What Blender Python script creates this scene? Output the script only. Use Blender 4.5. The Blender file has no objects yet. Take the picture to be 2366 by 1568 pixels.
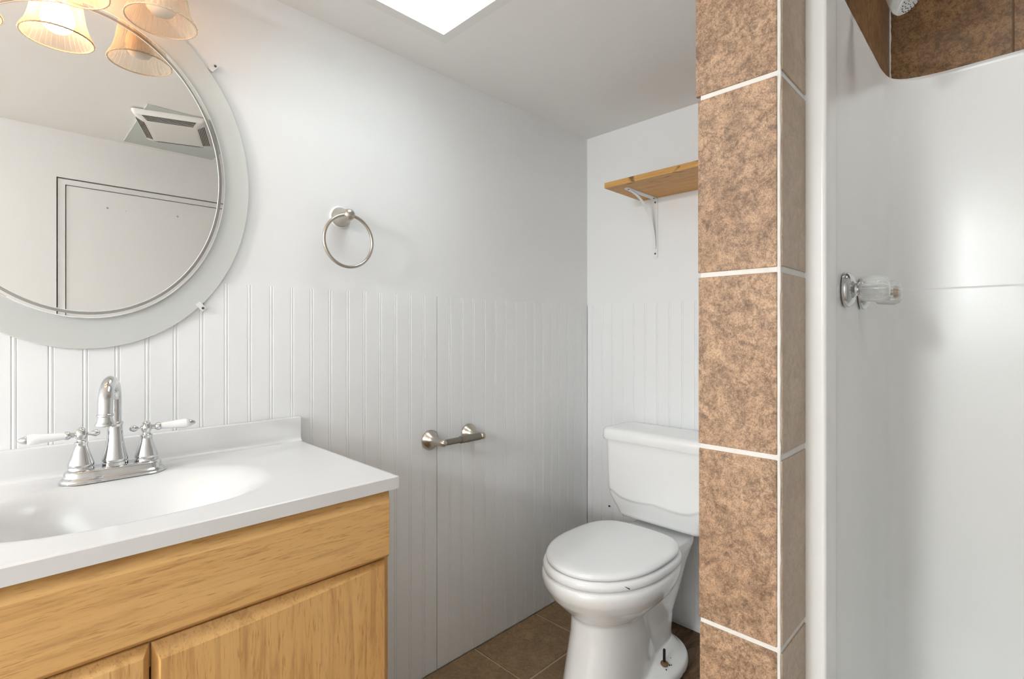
import bpy, bmesh, math, random
from mathutils import Vector, Matrix
random.seed(7)
S = bpy.context.scene
COL = S.collection

# ------------------------------------------------------------------ camera
cam_d = bpy.data.cameras.new('camera')
cam = bpy.data.objects.new('camera', cam_d); COL.objects.link(cam)
cam.location = (0, 0, 1.10)
cam.rotation_euler = (math.radians(90), 0, math.radians(44.8646 - 90))
cam_d.sensor_width = 36.0; cam_d.sensor_fit = 'HORIZONTAL'
cam_d.lens = 1176.9 / 2366 * 36
cam_d.shift_y = -16.5 / 2366
cam_d.clip_start = 0.01
S.camera = cam

# ------------------------------------------------------------------ exposure, world, skylight, added window light
vs = S.view_settings
vs.view_transform = 'Standard'; vs.look = 'None'; vs.gamma = 1.0; vs.use_curve_mapping = False
vs.exposure = 0.24
S.cycles.caustics_reflective = False
W = bpy.data.worlds.new('world'); S.world = W; W.use_nodes = True
W.node_tree.nodes['Background'].inputs[0].default_value = (0.75, 0.87, 1.0, 1)
W.node_tree.nodes['Background'].inputs[1].default_value = 1.0

def area(name, loc, rot, sx, sy, power, color):
    d = bpy.data.lights.new(name, 'AREA'); d.shape = 'RECTANGLE'; d.size = sx; d.size_y = sy
    d.energy = power; d.color = color
    o = bpy.data.objects.new(name, d); COL.objects.link(o)
    o.location = loc; o.rotation_euler = [math.radians(a) for a in rot]
    return o
SKY_P, WIN_P, BULB_E, DOME_E = 4.6, 24.0, 17.0, 265.0
area('daylight_skylight', (0.692, 0.9475, 2.118), (0, 0, 0), 0.40, 0.43, SKY_P, (0.90, 0.96, 1.0))
area('added_window_light', (-3.33, 0.55, 1.50), (0, -90, 0), 0.72, 1.06, WIN_P, (0.96, 0.985, 1.0))  # added fill through the unseen end window, evens out the room

# ------------------------------------------------------------------ helpers
ORG = {}
def reg(o, loc):
    o.location = loc; ORG[o.name] = Vector(loc)
def thing(name, label, cat, loc, group=None):
    o = bpy.data.objects.new(name, None); COL.objects.link(o)
    reg(o, loc); o.empty_display_size = 0.05
    o['label'] = label; o['category'] = cat
    if group: o['group'] = group
    return o
def world_org(p):
    v = Vector((0, 0, 0))
    while p is not None:
        v += ORG.get(p.name, Vector((0, 0, 0))); p = p.parent
    return v
def obj(name, bm, mat, parent=None, smooth=None, loc=None, label=None, cat=None, kind=None, group=None, bevel=0, bseg=2):
    """bm is in world coordinates; smooth = auto smooth angle in degrees"""
    me = bpy.data.meshes.new(name)
    bmesh.ops.recalc_face_normals(bm, faces=bm.faces[:])
    base = world_org(parent) if parent else Vector((0, 0, 0))
    off = base + (Vector(loc) if (loc and not parent) else Vector((0, 0, 0)))
    bmesh.ops.translate(bm, verts=bm.verts[:], vec=-off)
    bm.to_mesh(me); bm.free()
    mats = mat if isinstance(mat, (list, tuple)) else [mat]
    for m in mats: me.materials.append(m)
    o = bpy.data.objects.new(name, me); COL.objects.link(o)
    ORG[o.name] = Vector((0, 0, 0))
    if parent: o.parent = parent
    elif loc: reg(o, loc)
    if smooth is not None:
        me.polygons.foreach_set('use_smooth', [True] * len(me.polygons))
        if smooth < 180: me.set_sharp_from_angle(angle=math.radians(smooth))
    if bevel:
        b = o.modifiers.new('bevel', 'BEVEL'); b.width = bevel; b.segments = bseg; b.limit_method = 'ANGLE'; b.angle_limit = math.radians(40)
    if label: o['label'] = label
    if cat: o['category'] = cat
    if kind: o['kind'] = kind
    if group: o['group'] = group
    return o
def B(): return bmesh.new()
def box(bm, x0, x1, y0, y1, z0, z1, mi=0):
    vs_ = [bm.verts.new((x, y, z)) for z in (z0, z1) for y in (y0, y1) for x in (x0, x1)]
    for f in ((0, 1, 3, 2), (4, 6, 7, 5), (0, 4, 5, 1), (2, 3, 7, 6), (0, 2, 6, 4), (1, 5, 7, 3)):
        fc = bm.faces.new([vs_[i] for i in f]); fc.material_index = mi
    return vs_
def loft(bm, rings, closed=True, cap0=True, cap1=True, mi=0):
    vr = [[bm.verts.new(p) for p in r] for r in rings]
    n = len(vr[0])
    for a, b in zip(vr, vr[1:]):
        for i in range(n if closed else n - 1):
            j = (i + 1) % n
            f = bm.faces.new((a[i], a[j], b[j], b[i])); f.material_index = mi
    if cap0: bm.faces.new(vr[0][::-1]).material_index = mi
    if cap1: bm.faces.new(vr[-1]).material_index = mi
    return vr
def frame(axis):
    a = Vector(axis).normalized()
    u = a.orthogonal().normalized() if abs(a.z) < 0.999 else Vector((1, 0, 0))
    return a, u, a.cross(u)
def lathe(bm, prof, origin, axis=(0, 0, 1), n=40, sx=1.0, sy=1.0, rib=None, caps=True, mi=0):
    """prof: list of (radius, height along axis)"""
    a, u, v = frame(axis); o = Vector(origin)
    if abs(a.z) > 0.999: u, v = Vector((1, 0, 0)), Vector((0, 1, 0))
    rings = []
    for q_ in prof:
        r, h = q_[0], q_[1]; amp = q_[2] if len(q_) > 2 else (rib[1] if rib else 0); ring = []
        for i in range(n):
            t = 2 * math.pi * i / n
            rr = r * (1 + (amp * math.cos(rib[0] * t) if rib else 0))
            ring.append(o + a * h + u * (rr * sx * math.cos(t)) + v * (rr * sy * math.sin(t)))
        rings.append(ring)
    loft(bm, rings, True, caps, caps, mi)
def tube(bm, pts, rad, n=16, caps=True, closed=False):
    P = [Vector(p) for p in pts]; m = len(P)
    R = rad if isinstance(rad, (list, tuple)) else [rad] * m
    rings = []; up = None
    for i in range(m):
        if closed: t = (P[(i + 1) % m] - P[i - 1]).normalized()
        else: t = (P[min(i + 1, m - 1)] - P[max(i - 1, 0)]).normalized()
        if up is None: up = t.orthogonal().normalized()
        up = (up - t * up.dot(t)).normalized(); v = t.cross(up)
        rings.append([P[i] + (up * math.cos(2 * math.pi * k / n) + v * math.sin(2 * math.pi * k / n)) * R[i] for k in range(n)])
    if closed:
        rings.append(rings[0])
        vr = [[bm.verts.new(p) for p in r] for r in rings[:-1]]
        for i in range(m):
            a, b = vr[i], vr[(i + 1) % m]
            for k in range(n): bm.faces.new((a[k], a[(k + 1) % n], b[(k + 1) % n], b[k]))
    else: loft(bm, rings, True, caps, caps)
def prism(bm, poly, axis, lo, hi, mi=0):
    """poly in the two other axes (in xyz order), extruded from lo to hi along axis"""
    def put(p, h):
        if axis == 'x': return (h, p[0], p[1])
        if axis == 'y': return (p[0], h, p[1])
        return (p[0], p[1], h)
    loft(bm, [[put(p, lo) for p in poly], [put(p, hi) for p in poly]], mi=mi)
def arc(cx, cy, rx, ry, a0, a1, n):
    return [(cx + rx * math.cos(math.radians(a0 + (a1 - a0) * i / n)), cy + ry * math.sin(math.radians(a0 + (a1 - a0) * i / n))) for i in range(n + 1)]
def rrect(x0, x1, y0, y1, r, n=6):
    return (arc(x1 - r, y1 - r, r, r, 0, 90, n) + arc(x0 + r, y1 - r, r, r, 90, 180, n)
            + arc(x0 + r, y0 + r, r, r, 180, 270, n) + arc(x1 - r, y0 + r, r, r, 270, 360, n))
def sm(a, b, x):
    t = min(1, max(0, (x - a) / (b - a))); return t * t * (3 - 2 * t)

# ------------------------------------------------------------------ materials
def srgb(r, g, b):
    f = lambda c: (c / 255 / 12.92) if c <= 10 else ((c / 255 + 0.055) / 1.055) ** 2.4
    return (f(r), f(g), f(b), 1)
class M:
    def __init__(s, name):
        s.m = bpy.data.materials.new(name); s.m.use_nodes = True
        s.nt = s.m.node_tree; s.N = s.nt.nodes; s.p = s.N['Principled BSDF']; s.out = s.N['Material Output']
        s._tc = None
    def n(s, t, **k):
        x = s.N.new(t)
        for a, b in k.items():
            if a.startswith('i_'):
                key = a[2:]; key = int(key) if key.isdigit() else key
                x.inputs[key].default_value = b
            else: setattr(x, a, b)
        return x
    def l(s, a, b): s.nt.links.new(a, b)
    def co(s, scale=(1, 1, 1), rot=(0, 0, 0)):
        if s._tc is None: s._tc = s.n('ShaderNodeTexCoord')
        mp = s.n('ShaderNodeMapping'); mp.inputs['Scale'].default_value = scale; mp.inputs['Rotation'].default_value = rot
        s.l(s._tc.outputs['Object'], mp.inputs[0]); return mp.outputs[0]
    def noise(s, scale, detail=4, rough=0.55, co=None, dist=0):
        x = s.n('ShaderNodeTexNoise'); x.inputs['Scale'].default_value = scale; x.inputs['Detail'].default_value = detail
        x.inputs['Roughness'].default_value = rough; x.inputs['Distortion'].default_value = dist
        s.l(co if co is not None else s.co(), x.inputs['Vector']); return x.outputs['Fac']
    def ramp(s, fac, stops):
        r = s.n('ShaderNodeValToRGB'); e = r.color_ramp.elements
        while len(e) < len(stops): e.new(0.5)
        for k, (p, c) in zip(e, stops): k.position = p; k.color = c
        s.l(fac, r.inputs[0]); return r.outputs[0]
    def mix(s, fac, a, b, mode='MIX'):
        x = s.n('ShaderNodeMix', data_type='RGBA', blend_type=mode)
        for sock, v in ((x.inputs[0], fac), (x.inputs[6], a), (x.inputs[7], b)):
            if isinstance(v, (int, float, tuple)): sock.default_value = v
            else: s.l(v, sock)
        return x.outputs[2]
    def math(s, op, a, b=0.0):
        x = s.n('ShaderNodeMath', operation=op)
        for sock, v in zip(x.inputs, (a, b)):
            if isinstance(v, (int, float)): sock.default_value = v
            else: s.l(v, sock)
        return x.outputs[0]
    def bump(s, h, strength=0.2, dist=0.002):
        b = s.n('ShaderNodeBump'); b.inputs['Strength'].default_value = strength; b.inputs['Distance'].default_value = dist
        s.l(h, b.inputs['Height']); s.l(b.outputs[0], s.p.inputs['Normal'])
    def set(s, col=None, rough=None, metal=None, **k):
        if col is not None:
            if isinstance(col, tuple): s.p.inputs['Base Color'].default_value = col
            else: s.l(col, s.p.inputs['Base Color'])
        if rough is not None:
            if isinstance(rough, (int, float)): s.p.inputs['Roughness'].default_value = rough
            else: s.l(rough, s.p.inputs['Roughness'])
        if metal is not None: s.p.inputs['Metallic'].default_value = metal
        for a, b in k.items(): s.p.inputs[a.replace('_', ' ')].default_value = b
        return s.m

def paint(name, base, rough=0.55, speck=0.5, cell=7.0):
    a = M(name)
    big = a.noise(2.2, 3)
    c = a.mix(big, tuple(x * 0.975 for x in base[:3]) + (1,), tuple(min(1, x * 1.02) for x in base[:3]) + (1,))
    v = a.n('ShaderNodeTexVoronoi'); v.inputs['Scale'].default_value = cell; v.inputs['Randomness'].default_value = 1.0
    a.l(a.co(), v.inputs['Vector'])
    near = a.math('LESS_THAN', v.outputs['Distance'], 0.011)
    sep = a.n('ShaderNodeSeparateColor'); a.l(v.outputs['Color'], sep.inputs[0])
    gate = a.math('LESS_THAN', sep.outputs[0], speck)
    dot = a.math('MULTIPLY', near, gate)
    c = a.mix(dot, c, (0.16, 0.15, 0.14, 1))
    a.set(c, rough)
    a.bump(a.noise(140, 3), 0.05, 0.001)
    return a.m
m_wall = paint('wall_paint', srgb(239, 239, 239), 0.5, 0.12)
m_bead = paint('beadboard_paint', srgb(240, 240, 240), 0.42, 0.25)
m_ceil = paint('ceiling_paint', srgb(246, 246, 245), 0.7, 0.08)
m_well = paint('skylight_well_paint', srgb(240, 240, 238), 0.6, 0.03)
m_doorp = paint('door_paint', srgb(238, 238, 238), 0.5, 0.05)
m_trimw = paint('white_trim_paint', srgb(234, 234, 234), 0.4, 0.1)

def tile_mat(name, c1, c2, c3, rough, spk=True, scale=1.0, grain=0.75):
    a = M(name)
    big = a.noise(9 * scale, 5, 0.6, dist=0.6)
    fine = a.noise(120 * scale, 8, 0.78, dist=0.3)
    mid = a.noise(34 * scale, 6, 0.7, dist=1.0)
    bw = lambda f, lo, hi: a.ramp(f, [(lo, (0, 0, 0, 1)), (hi, (1, 1, 1, 1))])
    col = a.mix(a.math('MULTIPLY', bw(big, 0.36, 0.68), 0.75), c1, c3)
    col = a.mix(a.math('MULTIPLY', a.math('SUBTRACT', 1.0, bw(mid, 0.34, 0.62)), 0.45), col, c2)
    thr = a.math('ADD', fine, a.math('MULTIPLY', a.math('SUBTRACT', mid, 0.5), 0.35))
    dark = a.math('SUBTRACT', 1.0, bw(thr, 0.36, 0.56))
    col = a.mix(a.math('MULTIPLY', dark, grain), col, c2)
    grit = a.noise(430 * scale, 2, 0.6)
    col = a.mix(a.math('MULTIPLY', a.math('SUBTRACT', 1.0, bw(grit, 0.40, 0.52)), 0.55 * grain), col, c2)
    if spk:
        w = a.noise(380 * scale, 2, 0.5)
        col = a.mix(a.math('MULTIPLY', bw(w, 0.66, 0.72), 0.5), col, srgb(214, 190, 164))
        blot = a.noise(14, 2, 0.5)
        col = a.mix(a.math('MULTIPLY', bw(blot, 0.745, 0.76), 0.8), col, srgb(222, 218, 214))
    a.set(col, rough)
    a.bump(a.math('ADD', fine, mid), 0.5, 0.0016)
    return a.m
m_tile = tile_mat('pillar_tile_ceramic', srgb(205, 170, 138), srgb(88, 64, 46), srgb(174, 138, 108), 0.42)
m_tile_sheen = tile_mat('return_tile_painted_sheen', srgb(196, 174, 146), srgb(150, 124, 98), srgb(174, 152, 126), 0.3, False, 0.8, 0.6)  # smoother cut; grazing sheen put into the lighter, less speckled colour
m_tile_s = tile_mat('shower_tile_ceramic', srgb(168, 128, 84), srgb(74, 50, 30), srgb(128, 94, 62), 0.3, False, 0.7)
m_tile_f = tile_mat('floor_tile_ceramic', srgb(178, 146, 106), srgb(116, 92, 64), srgb(146, 120, 92), 0.45, False, 0.8)
def grout(name, c):
    a = M(name); k = a.noise(60, 4)
    a.set(a.mix(k, tuple(x * 0.86 for x in c[:3]) + (1,), c), 0.8); a.bump(a.noise(260, 3), 0.5, 0.002); return a.m
m_grout_w = grout('white_grout', srgb(236, 233, 228))
m_grout_f = grout('tan_grout', srgb(206, 188, 158))
m_grout_s = grout('shower_grout', srgb(120, 96, 70))

def wood(name, axis, c1, c2, c3, rough=0.35, scale=1.0, knots=False):
    """grain runs along the given axis"""
    a = M(name)
    st = {'x': (1.6, 22, 22), 'z': (22, 22, 1.6), 'y': (22, 1.6, 22)}[axis]
    st = tuple(x * scale for x in st)
    broad = a.noise(1.0, 4, 0.55, a.co(tuple(x * 0.35 for x in st)), 0.6)
    grain = a.noise(3.2, 6, 0.62, a.co(st), 0.8)
    pore = a.noise(11, 4, 0.65, a.co(tuple(x * 1.5 for x in st)))
    col = a.mix(a.ramp(broad, [(0.3, (0, 0, 0, 1)), (0.7, (1, 1, 1, 1))]), c1, c2)
    col = a.mix(a.math('MULTIPLY', a.ramp(grain, [(0.48, (0, 0, 0, 1)), (0.72, (1, 1, 1, 1))]), 0.6), col, c3)
    col = a.mix(a.math('MULTIPLY', a.ramp(pore, [(0.56, (0, 0, 0, 1)), (0.68, (1, 1, 1, 1))]), 0.6), col, c3)
    if knots:
        kn = a.noise(9.0, 3, 0.6, a.co((2.2, 0.8, 2.0)), 1.0)
        col = a.mix(a.math('MULTIPLY', a.ramp(kn, [(0.61, (0, 0, 0, 1)), (0.68, (1, 1, 1, 1))]), 0.85), col, srgb(96, 58, 30))
    a.set(col, rough); a.bump(a.math('ADD', grain, pore), 0.05, 0.001)
    return a.m
OAK = (srgb(228, 186, 124), srgb(210, 163, 100), srgb(160, 112, 60))
m_oak_h = wood('oak_grain_across', 'x', *OAK)
m_oak_v = wood('oak_grain_upright', 'z', *OAK)
m_pine = wood('pine_shelf_wood', 'y', srgb(222, 162, 92), srgb(196, 152, 84), srgb(164, 110, 54), 0.5, 0.8, True)
a = M('stained_subfloor'); k = a.noise(6, 6, 0.65, a.co((1, 3.5, 1)), 1.5)
a.set(a.ramp(k, [(0.30, srgb(30, 20, 12)), (0.48, srgb(92, 64, 38)), (0.62, srgb(120, 92, 66)), (0.8, srgb(70, 48, 28))]), 0.55); m_sub = a.m

def plain(name, c, rough=0.4, metal=0.0, var=0.04, **k):
    a = M(name); nz = a.noise(30, 3)
    col = a.mix(nz, tuple(x * (1 - var) for x in c[:3]) + (1,), c)
    return a.set(col, rough, metal, **k)
m_porc = plain('porcelain', srgb(247, 247, 246), 0.12, var=0.01, Coat_Weight=0.5, Coat_Roughness=0.05)
m_seat = plain('seat_plastic', srgb(248, 248, 248), 0.16, var=0.01)
m_fiber = plain('shower_fiberglass', srgb(247, 247, 245), 0.24, var=0.012)
m_marble = plain('cultured_marble', srgb(224, 224, 224), 0.22, var=0.01)
m_chrome = plain('chrome', (0.66, 0.67, 0.68, 1), 0.07, 1.0, 0.03)
m_nickel = plain('brushed_nickel', srgb(196, 188, 178), 0.30, 1.0, 0.06)
m_rollr = plain('roller_pewter', srgb(140, 134, 122), 0.38, 0.85, 0.06)
m_wplas = plain('white_plastic', srgb(232, 232, 230), 0.35, var=0.03)
m_wmetal = plain('white_enamelled_metal', srgb(236, 236, 236), 0.3, var=0.02)
m_lever = plain('white_ceramic_lever', srgb(246, 246, 246), 0.1, var=0.01, Coat_Weight=0.6)
m_dark = plain('dark_recess', srgb(28, 26, 24), 0.8)
m_screw = plain('screw_steel', srgb(96, 92, 88), 0.4, 0.8)
m_filled = plain('painted_over_screw', srgb(172, 170, 166), 0.6)
m_rust = plain('rusty_iron', srgb(30, 24, 19), 0.7, 0.3, 0.4)
m_cap = plain('stained_cap', srgb(128, 98, 60), 0.5, 0.0, 0.3)
m_brass = plain('tarnished_brass', srgb(168, 128, 66), 0.35, 0.9, 0.2)
m_drypap = plain('bare_drywall_patch', srgb(206, 213, 212), 0.8, var=0.06)
m_satin = plain('satin_shower_chrome', srgb(214, 216, 212), 0.28, 0.55, 0.05)
m_caulk = plain('white_caulk', srgb(232, 230, 226), 0.55, var=0.08)

a = M('mirror_silver'); a.set((0.94, 0.95, 0.945, 1), 0.0, 1.0); m_mirror = a.m
a = M('mirror_groove'); a.set(srgb(176, 177, 176), 0.22, 0.9); m_groove = a.m
a = M('ground_glass_edge'); a.set(srgb(236, 240, 238), 0.25, 0.0); m_gedge = a.m

def thin_glass(name, tint, diff, wt, rough=0.05, spec=0.5):
    """mix of see-through and frosted surface; light passes through it"""
    a = M(name); a.set(diff, rough, 0.0, Specular_IOR_Level=spec)
    tr = a.n('ShaderNodeBsdfTransparent'); tr.inputs[0].default_value = tint
    lw = a.n('ShaderNodeLayerWeight'); lw.inputs[0].default_value = 0.35
    fac = a.math('ADD', a.math('MULTIPLY', lw.outputs['Facing'], 1 - wt), wt)
    mx = a.n('ShaderNodeMixShader')
    a.l(fac, mx.inputs[0]); a.l(tr.outputs[0], mx.inputs[1]); a.l(a.p.outputs[0], mx.inputs[2])
    a.l(mx.outputs[0], a.out.inputs[0]); return a.m
m_frost = thin_glass('frosted_mirror_border', (0.985, 0.99, 0.985, 1), srgb(236, 238, 235), 0.62, 0.35, 0.2)
m_pane = thin_glass('window_glass', (0.97, 0.99, 0.98, 1), (0.8, 0.85, 0.85, 1), 0.06)
a = M('ribbed_shade_glass'); a.set((0.95, 0.90, 0.83, 1), 0.06, 0.0)
tl = a.n('ShaderNodeBsdfTranslucent'); tl.inputs[0].default_value = (0.95, 0.82, 0.66, 1)
tr = a.n('ShaderNodeBsdfTransparent'); tr.inputs[0].default_value = (0.98, 0.93, 0.87, 1)
lw = a.n('ShaderNodeLayerWeight'); lw.inputs[0].default_value = 0.4
m1 = a.n('ShaderNodeMixShader'); m1.inputs[0].default_value = 0.62; a.l(tl.outputs[0], m1.inputs[1]); a.l(a.p.outputs[0], m1.inputs[2])
m2 = a.n('ShaderNodeMixShader'); a.l(a.math('ADD', a.math('MULTIPLY', lw.outputs['Facing'], 0.60), 0.05), m2.inputs[0]); a.l(tr.outputs[0], m2.inputs[1]); a.l(m1.outputs[0], m2.inputs[2])
a.l(m2.outputs[0], a.out.inputs[0]); m_shade = a.m
a = M('lit_bulb'); a.set((1, 0.9, 0.8, 1), 0.4); a.p.inputs['Emission Color'].default_value = (1.0, 0.60, 0.33, 1)
a.p.inputs['Emission Strength'].default_value = BULB_E; m_bulb_on = a.m
m_rimg = plain('amber_glass_rim', srgb(240, 220, 192), 0.15, var=0.1)
m_bulb_off = plain('unlit_frosted_bulb', srgb(253, 240, 224), 0.35, var=0.02)
a = M('clear_acrylic'); a.set((0.93, 0.94, 0.93, 1), 0.1, 0.0, Coat_Weight=0.8)
gl = a.p
tr = a.n('ShaderNodeBsdfTransparent'); tr.inputs[0].default_value = (0.93, 0.94, 0.93, 1)
lw = a.n('ShaderNodeLayerWeight'); lw.inputs[0].default_value = 0.45
mx = a.n('ShaderNodeMixShader'); a.l(a.math('ADD', a.math('MULTIPLY', lw.outputs['Facing'], 0.60), 0.26), mx.inputs[0]); a.l(tr.outputs[0], mx.inputs[1]); a.l(gl.outputs[0], mx.inputs[2])
a.l(mx.outputs[0], a.out.inputs[0]); m_acryl = a.m

# ------------------------------------------------------------------ room shell
YA, XB, ZC, ZW = 1.345, 1.821, 1.9496, 1.217
YC = -0.19
def struct(name, bm, mat, parent=None, smooth=None, bevel=0):
    o = obj(name, bm, mat, parent, smooth, bevel=bevel)
    o['kind'] = 'structure'; return o

# floor: grout bed, tiles, and the bare wood where tiles are missing
TX0, TY0, TP = 1.165, 1.1015, 0.3155
bm = B()
box(bm, -3.3, 1.9, -0.7, 1.5, -0.12, -0.014, 0)
def missing(cx, cy):
    return (cx > TX0 + TP and cy < TY0) or (cx > TX0 and cy < TY0 - TP)
tiles = B(); random.seed(3)
for i in range(-16, 4):
    for j in range(-8, 3):
        x0, x1 = TX0 + i * TP, TX0 + (i + 1) * TP
        y0, y1 = TY0 + j * TP, TY0 + (j + 1) * TP
        cx, cy = (x0 + x1) / 2, (y0 + y1) / 2
        x0c, x1c, y0c, y1c = max(x0, -3.195), min(x1, 1.822), max(y0, YC - 0.0), min(y1, 1.344)
        if cx > TX0 and cy < TY0 and x1c < 1.6: y0c = max(y0c, 0.87)
        if x1c - x0c < 0.02 or y1c - y0c < 0.02 or missing(cx, cy): continue
        box(bm, x0c, x1c, y0c, y1c, -0.014, -0.003, 1)
        g = 0.0032
        box(tiles, x0c + (g if x0c == x0 else 0), x1c - (g if x1c == x1 else 0), y0c + (g if y0c == y0 else 0), y1c - (g if y1c == y1 else 0.001), -0.012, 0.0 + random.uniform(-0.0006, 0.0004))
floor = struct('floor', bm, [m_sub, m_grout_f])
struct('floor_tile', tiles, m_tile_f, floor, bevel=0.0015)

def bead_profile(s0, s1, grooves):
    pts = [(s0, 0.0)]
    for g in grooves:
        if g - 0.006 < s0 or g + 0.006 > s1: continue
        pts += [(g - 0.0049, 0), (g - 0.0036, 0.0016), (g - 0.0024, 0.0003), (g, -0.0001), (g + 0.0024, 0.0003), (g + 0.0036, 0.0016), (g + 0.0050, 0)]
    pts.append((s1, 0.0)); return pts
SEAM, BP = 1.0044, 0.0519
# left wall (long wall with the mirror)
bm = B(); box(bm, -3.3, 1.92, YA + 0.0035, 1.46, ZW - 0.004, ZC + 0.06); box(bm, -3.3, 1.92, YA + 0.007, 1.46, -0.12, ZW - 0.004)
wl = struct('wall_left', bm, m_wall)
def bead_x(s0, s1, zb=0.0015):
    g = [SEAM + k * BP + (0.0012 if k > 0 else 0) for k in range(-90, 18)]
    p = bead_profile(s0, s1, [q for q in g if abs(q - SEAM) > 0.01])
    poly = [(s, YA + d) for s, d in p] + [(s1, YA + 0.0068), (s0, YA + 0.0068)]
    bm = B(); prism(bm, poly, 'z', zb, ZW); return bm
struct('beadboard_panel', bead_x(-3.199, SEAM - 0.0012), m_bead, wl)
struct('beadboard_panel', bead_x(SEAM + 0.0010, XB - 0.0022), m_bead, wl)
# back wall behind toilet and shower
bm = B(); box(bm, XB + 0.0035, 1.92, -0.7, 1.46, ZW - 0.004, 2.26); box(bm, XB + 0.007, 1.92, -0.7, 1.46, -0.12, ZW - 0.004)
wb = struct('wall_back', bm, m_wall)
p = bead_profile(0.392, YA - 0.001, [1.318 - k * BP for k in range(0, 20)][::-1])
poly = [(XB + d, s) for s, d in p] + [(XB + 0.0068, YA - 0.001), (XB + 0.0068, 0.392)]
bm = B(); prism(bm, poly, 'z', 0.0015, ZW); struct('beadboard_panel', bm, m_bead, wb)
bm = B(); lathe(bm, [(0.007, 0), (0.0065, 0.003), (0.0045, 0.004)], (XB, 1.2280, 0.3660), (-1, 0, 0), 16); struct('pipe_stub', bm, m_trimw, wb)
bm = B(); lathe(bm, [(0.0042, 0.003), (0.0042, 0.0046)], (XB, 1.2280, 0.3660), (-1, 0, 0), 14); struct('stub_hole', bm, m_dark, wb)
# wall behind the camera, with door
DX0, DX1, DZ = 0.166, 0.93, 1.752
bm = B(); box(bm, -3.3, DX0, YC - 0.10, YC, -0.12, ZC + 0.06); box(bm, DX1, 1.0013, YC - 0.10, YC, -0.12, ZC + 0.06)
box(bm, DX0, DX1, YC - 0.10, YC, DZ, ZC + 0.06)
box(bm, 0.93, 1.0013, -0.6, YC - 0.10, -0.12, ZC + 0.06)
box(bm, 0.93, 1.92, -0.7, -0.6, -0.12, 2.26)
struct('wall_front', bm, m_wall)
bm = B(); J = 0.004
box(bm, DX0 + J, DX0 + J + 0.024, YC - 0.09, YC - 0.003, 0, DZ - 0.005); box(bm, DX1 - J - 0.024, DX1 - J, YC - 0.09, YC - 0.003, 0, DZ - 0.005)
box(bm, DX0 + J + 0.024, DX1 - J - 0.024, YC - 0.09, YC - 0.003, DZ - 0.005 - 0.022, DZ - 0.005)
struct('trim_1', bm, m_trimw)
bm = B(); box(bm, DX0 - 0.05, DX1 + 0.05, YC - 0.13, YC - 0.11, -0.1, DZ + 0.05); struct('door_gap_shade', bm, m_dark)  # dark sheet behind the door, puts shade into its gaps
bm = B(); box(bm, DX0 + 0.031, DX1 - 0.031, YC - 0.045, YC - 0.006, 0.006, DZ - 0.030)
d1 = struct('door_1', bm, m_doorp)
bm = B()
for x, z, r in ((0.335, 1.65, 0.0042), (0.60, 1.655, 0.0042), (0.40, 1.647, 0.0015)):
    lathe(bm, [(r, -0.001), (r, 0.0006), (r * 0.6, 0.0012)], (x, YC - 0.006, z), (0, 1, 0), 12)
struct('screw_hole', bm, m_filled, d1)
# end wall with an added, unseen window that evens the light from the left
bm = B(); WY0, WY1, WZ0, WZ1 = -0.02, 1.12, 1.10, 1.90
box(bm, -3.3, -3.2, -0.3, WY0, -0.12, ZC + 0.06); box(bm, -3.3, -3.2, WY1, 1.46, -0.12, ZC + 0.06)
box(bm, -3.3, -3.2, WY0, WY1, -0.12, WZ0); box(bm, -3.3, -3.2, WY0, WY1, WZ1, ZC + 0.06)
struct('wall_right', bm, m_wall)
bm = B(); t = 0.035
for y0, y1, z0, z1 in ((WY0, WY0 + t, WZ0, WZ1), (WY1 - t, WY1, WZ0, WZ1), (WY0, WY1, WZ0, WZ0 + t), (WY0, WY1, WZ1 - t, WZ1)):
    box(bm, -3.275, -3.235, y0, y1, z0, z1)
w1 = struct('added_window', bm, m_trimw)
bm = B(); box(bm, -3.257, -3.253, WY0 + t, WY1 - t, WZ0 + t, WZ1 - t); struct('added_window_pane', bm, m_pane, w1)
PX, PY0, PY1, NX = 0.870, 0.2661, 0.4027, 1.0013
# ceiling with skylight well
HX0, HX1, HY0, HY1 = 0.49, 0.894, 0.73, 1.165
bm = B()
TW = 0.03; cx0, cx1, cy0, cy1 = HX0 - TW, HX1 + TW, HY0 - TW, HY1 + TW
box(bm, -3.3, cx0, -0.7, 1.46, ZC, ZC + 0.06); box(bm, cx1, 1.92, PY0 + 0.0005, 1.46, ZC, ZC + 0.06); box(bm, cx1, NX, -0.7, PY0 + 0.0005, ZC, ZC + 0.06)
box(bm, cx0, cx1, -0.7, cy0, ZC, ZC + 0.06); box(bm, cx0, cx1, cy1, 1.46, ZC, ZC + 0.06)
struct('ceiling', bm, m_ceil)
ZS = 2.26
bm = B(); box(bm, NX - 0.03, 1.92, -0.7, 0.30, ZS, ZS + 0.05); struct('ceiling_shower', bm, m_ceil)
bm = B(); box(bm, NX - 0.03, NX, -0.7, 0.30, ZC + 0.06, ZS); struct('wall_shower_header', bm, m_wall)
bm = B(); t = 0.03; ZT = 2.10
box(bm, HX0 - t, HX0, HY0 - t, HY1 + t, ZC, ZT); box(bm, HX1, HX1 + t, HY0 - t, HY1 + t, ZC, ZT)
box(bm, HX0, HX1, HY0 - t, HY0, ZC, ZT); box(bm, HX0, HX1, HY1, HY1 + t, ZC, ZT)
struct('skylight_well_wall', bm, m_well)
bm = B(); box(bm, HX0 - 0.02, HX1 + 0.02, HY0 - 0.02, HY1 + 0.02, ZT, ZT + 0.006); struct('window_2', bm, m_pane)

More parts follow.
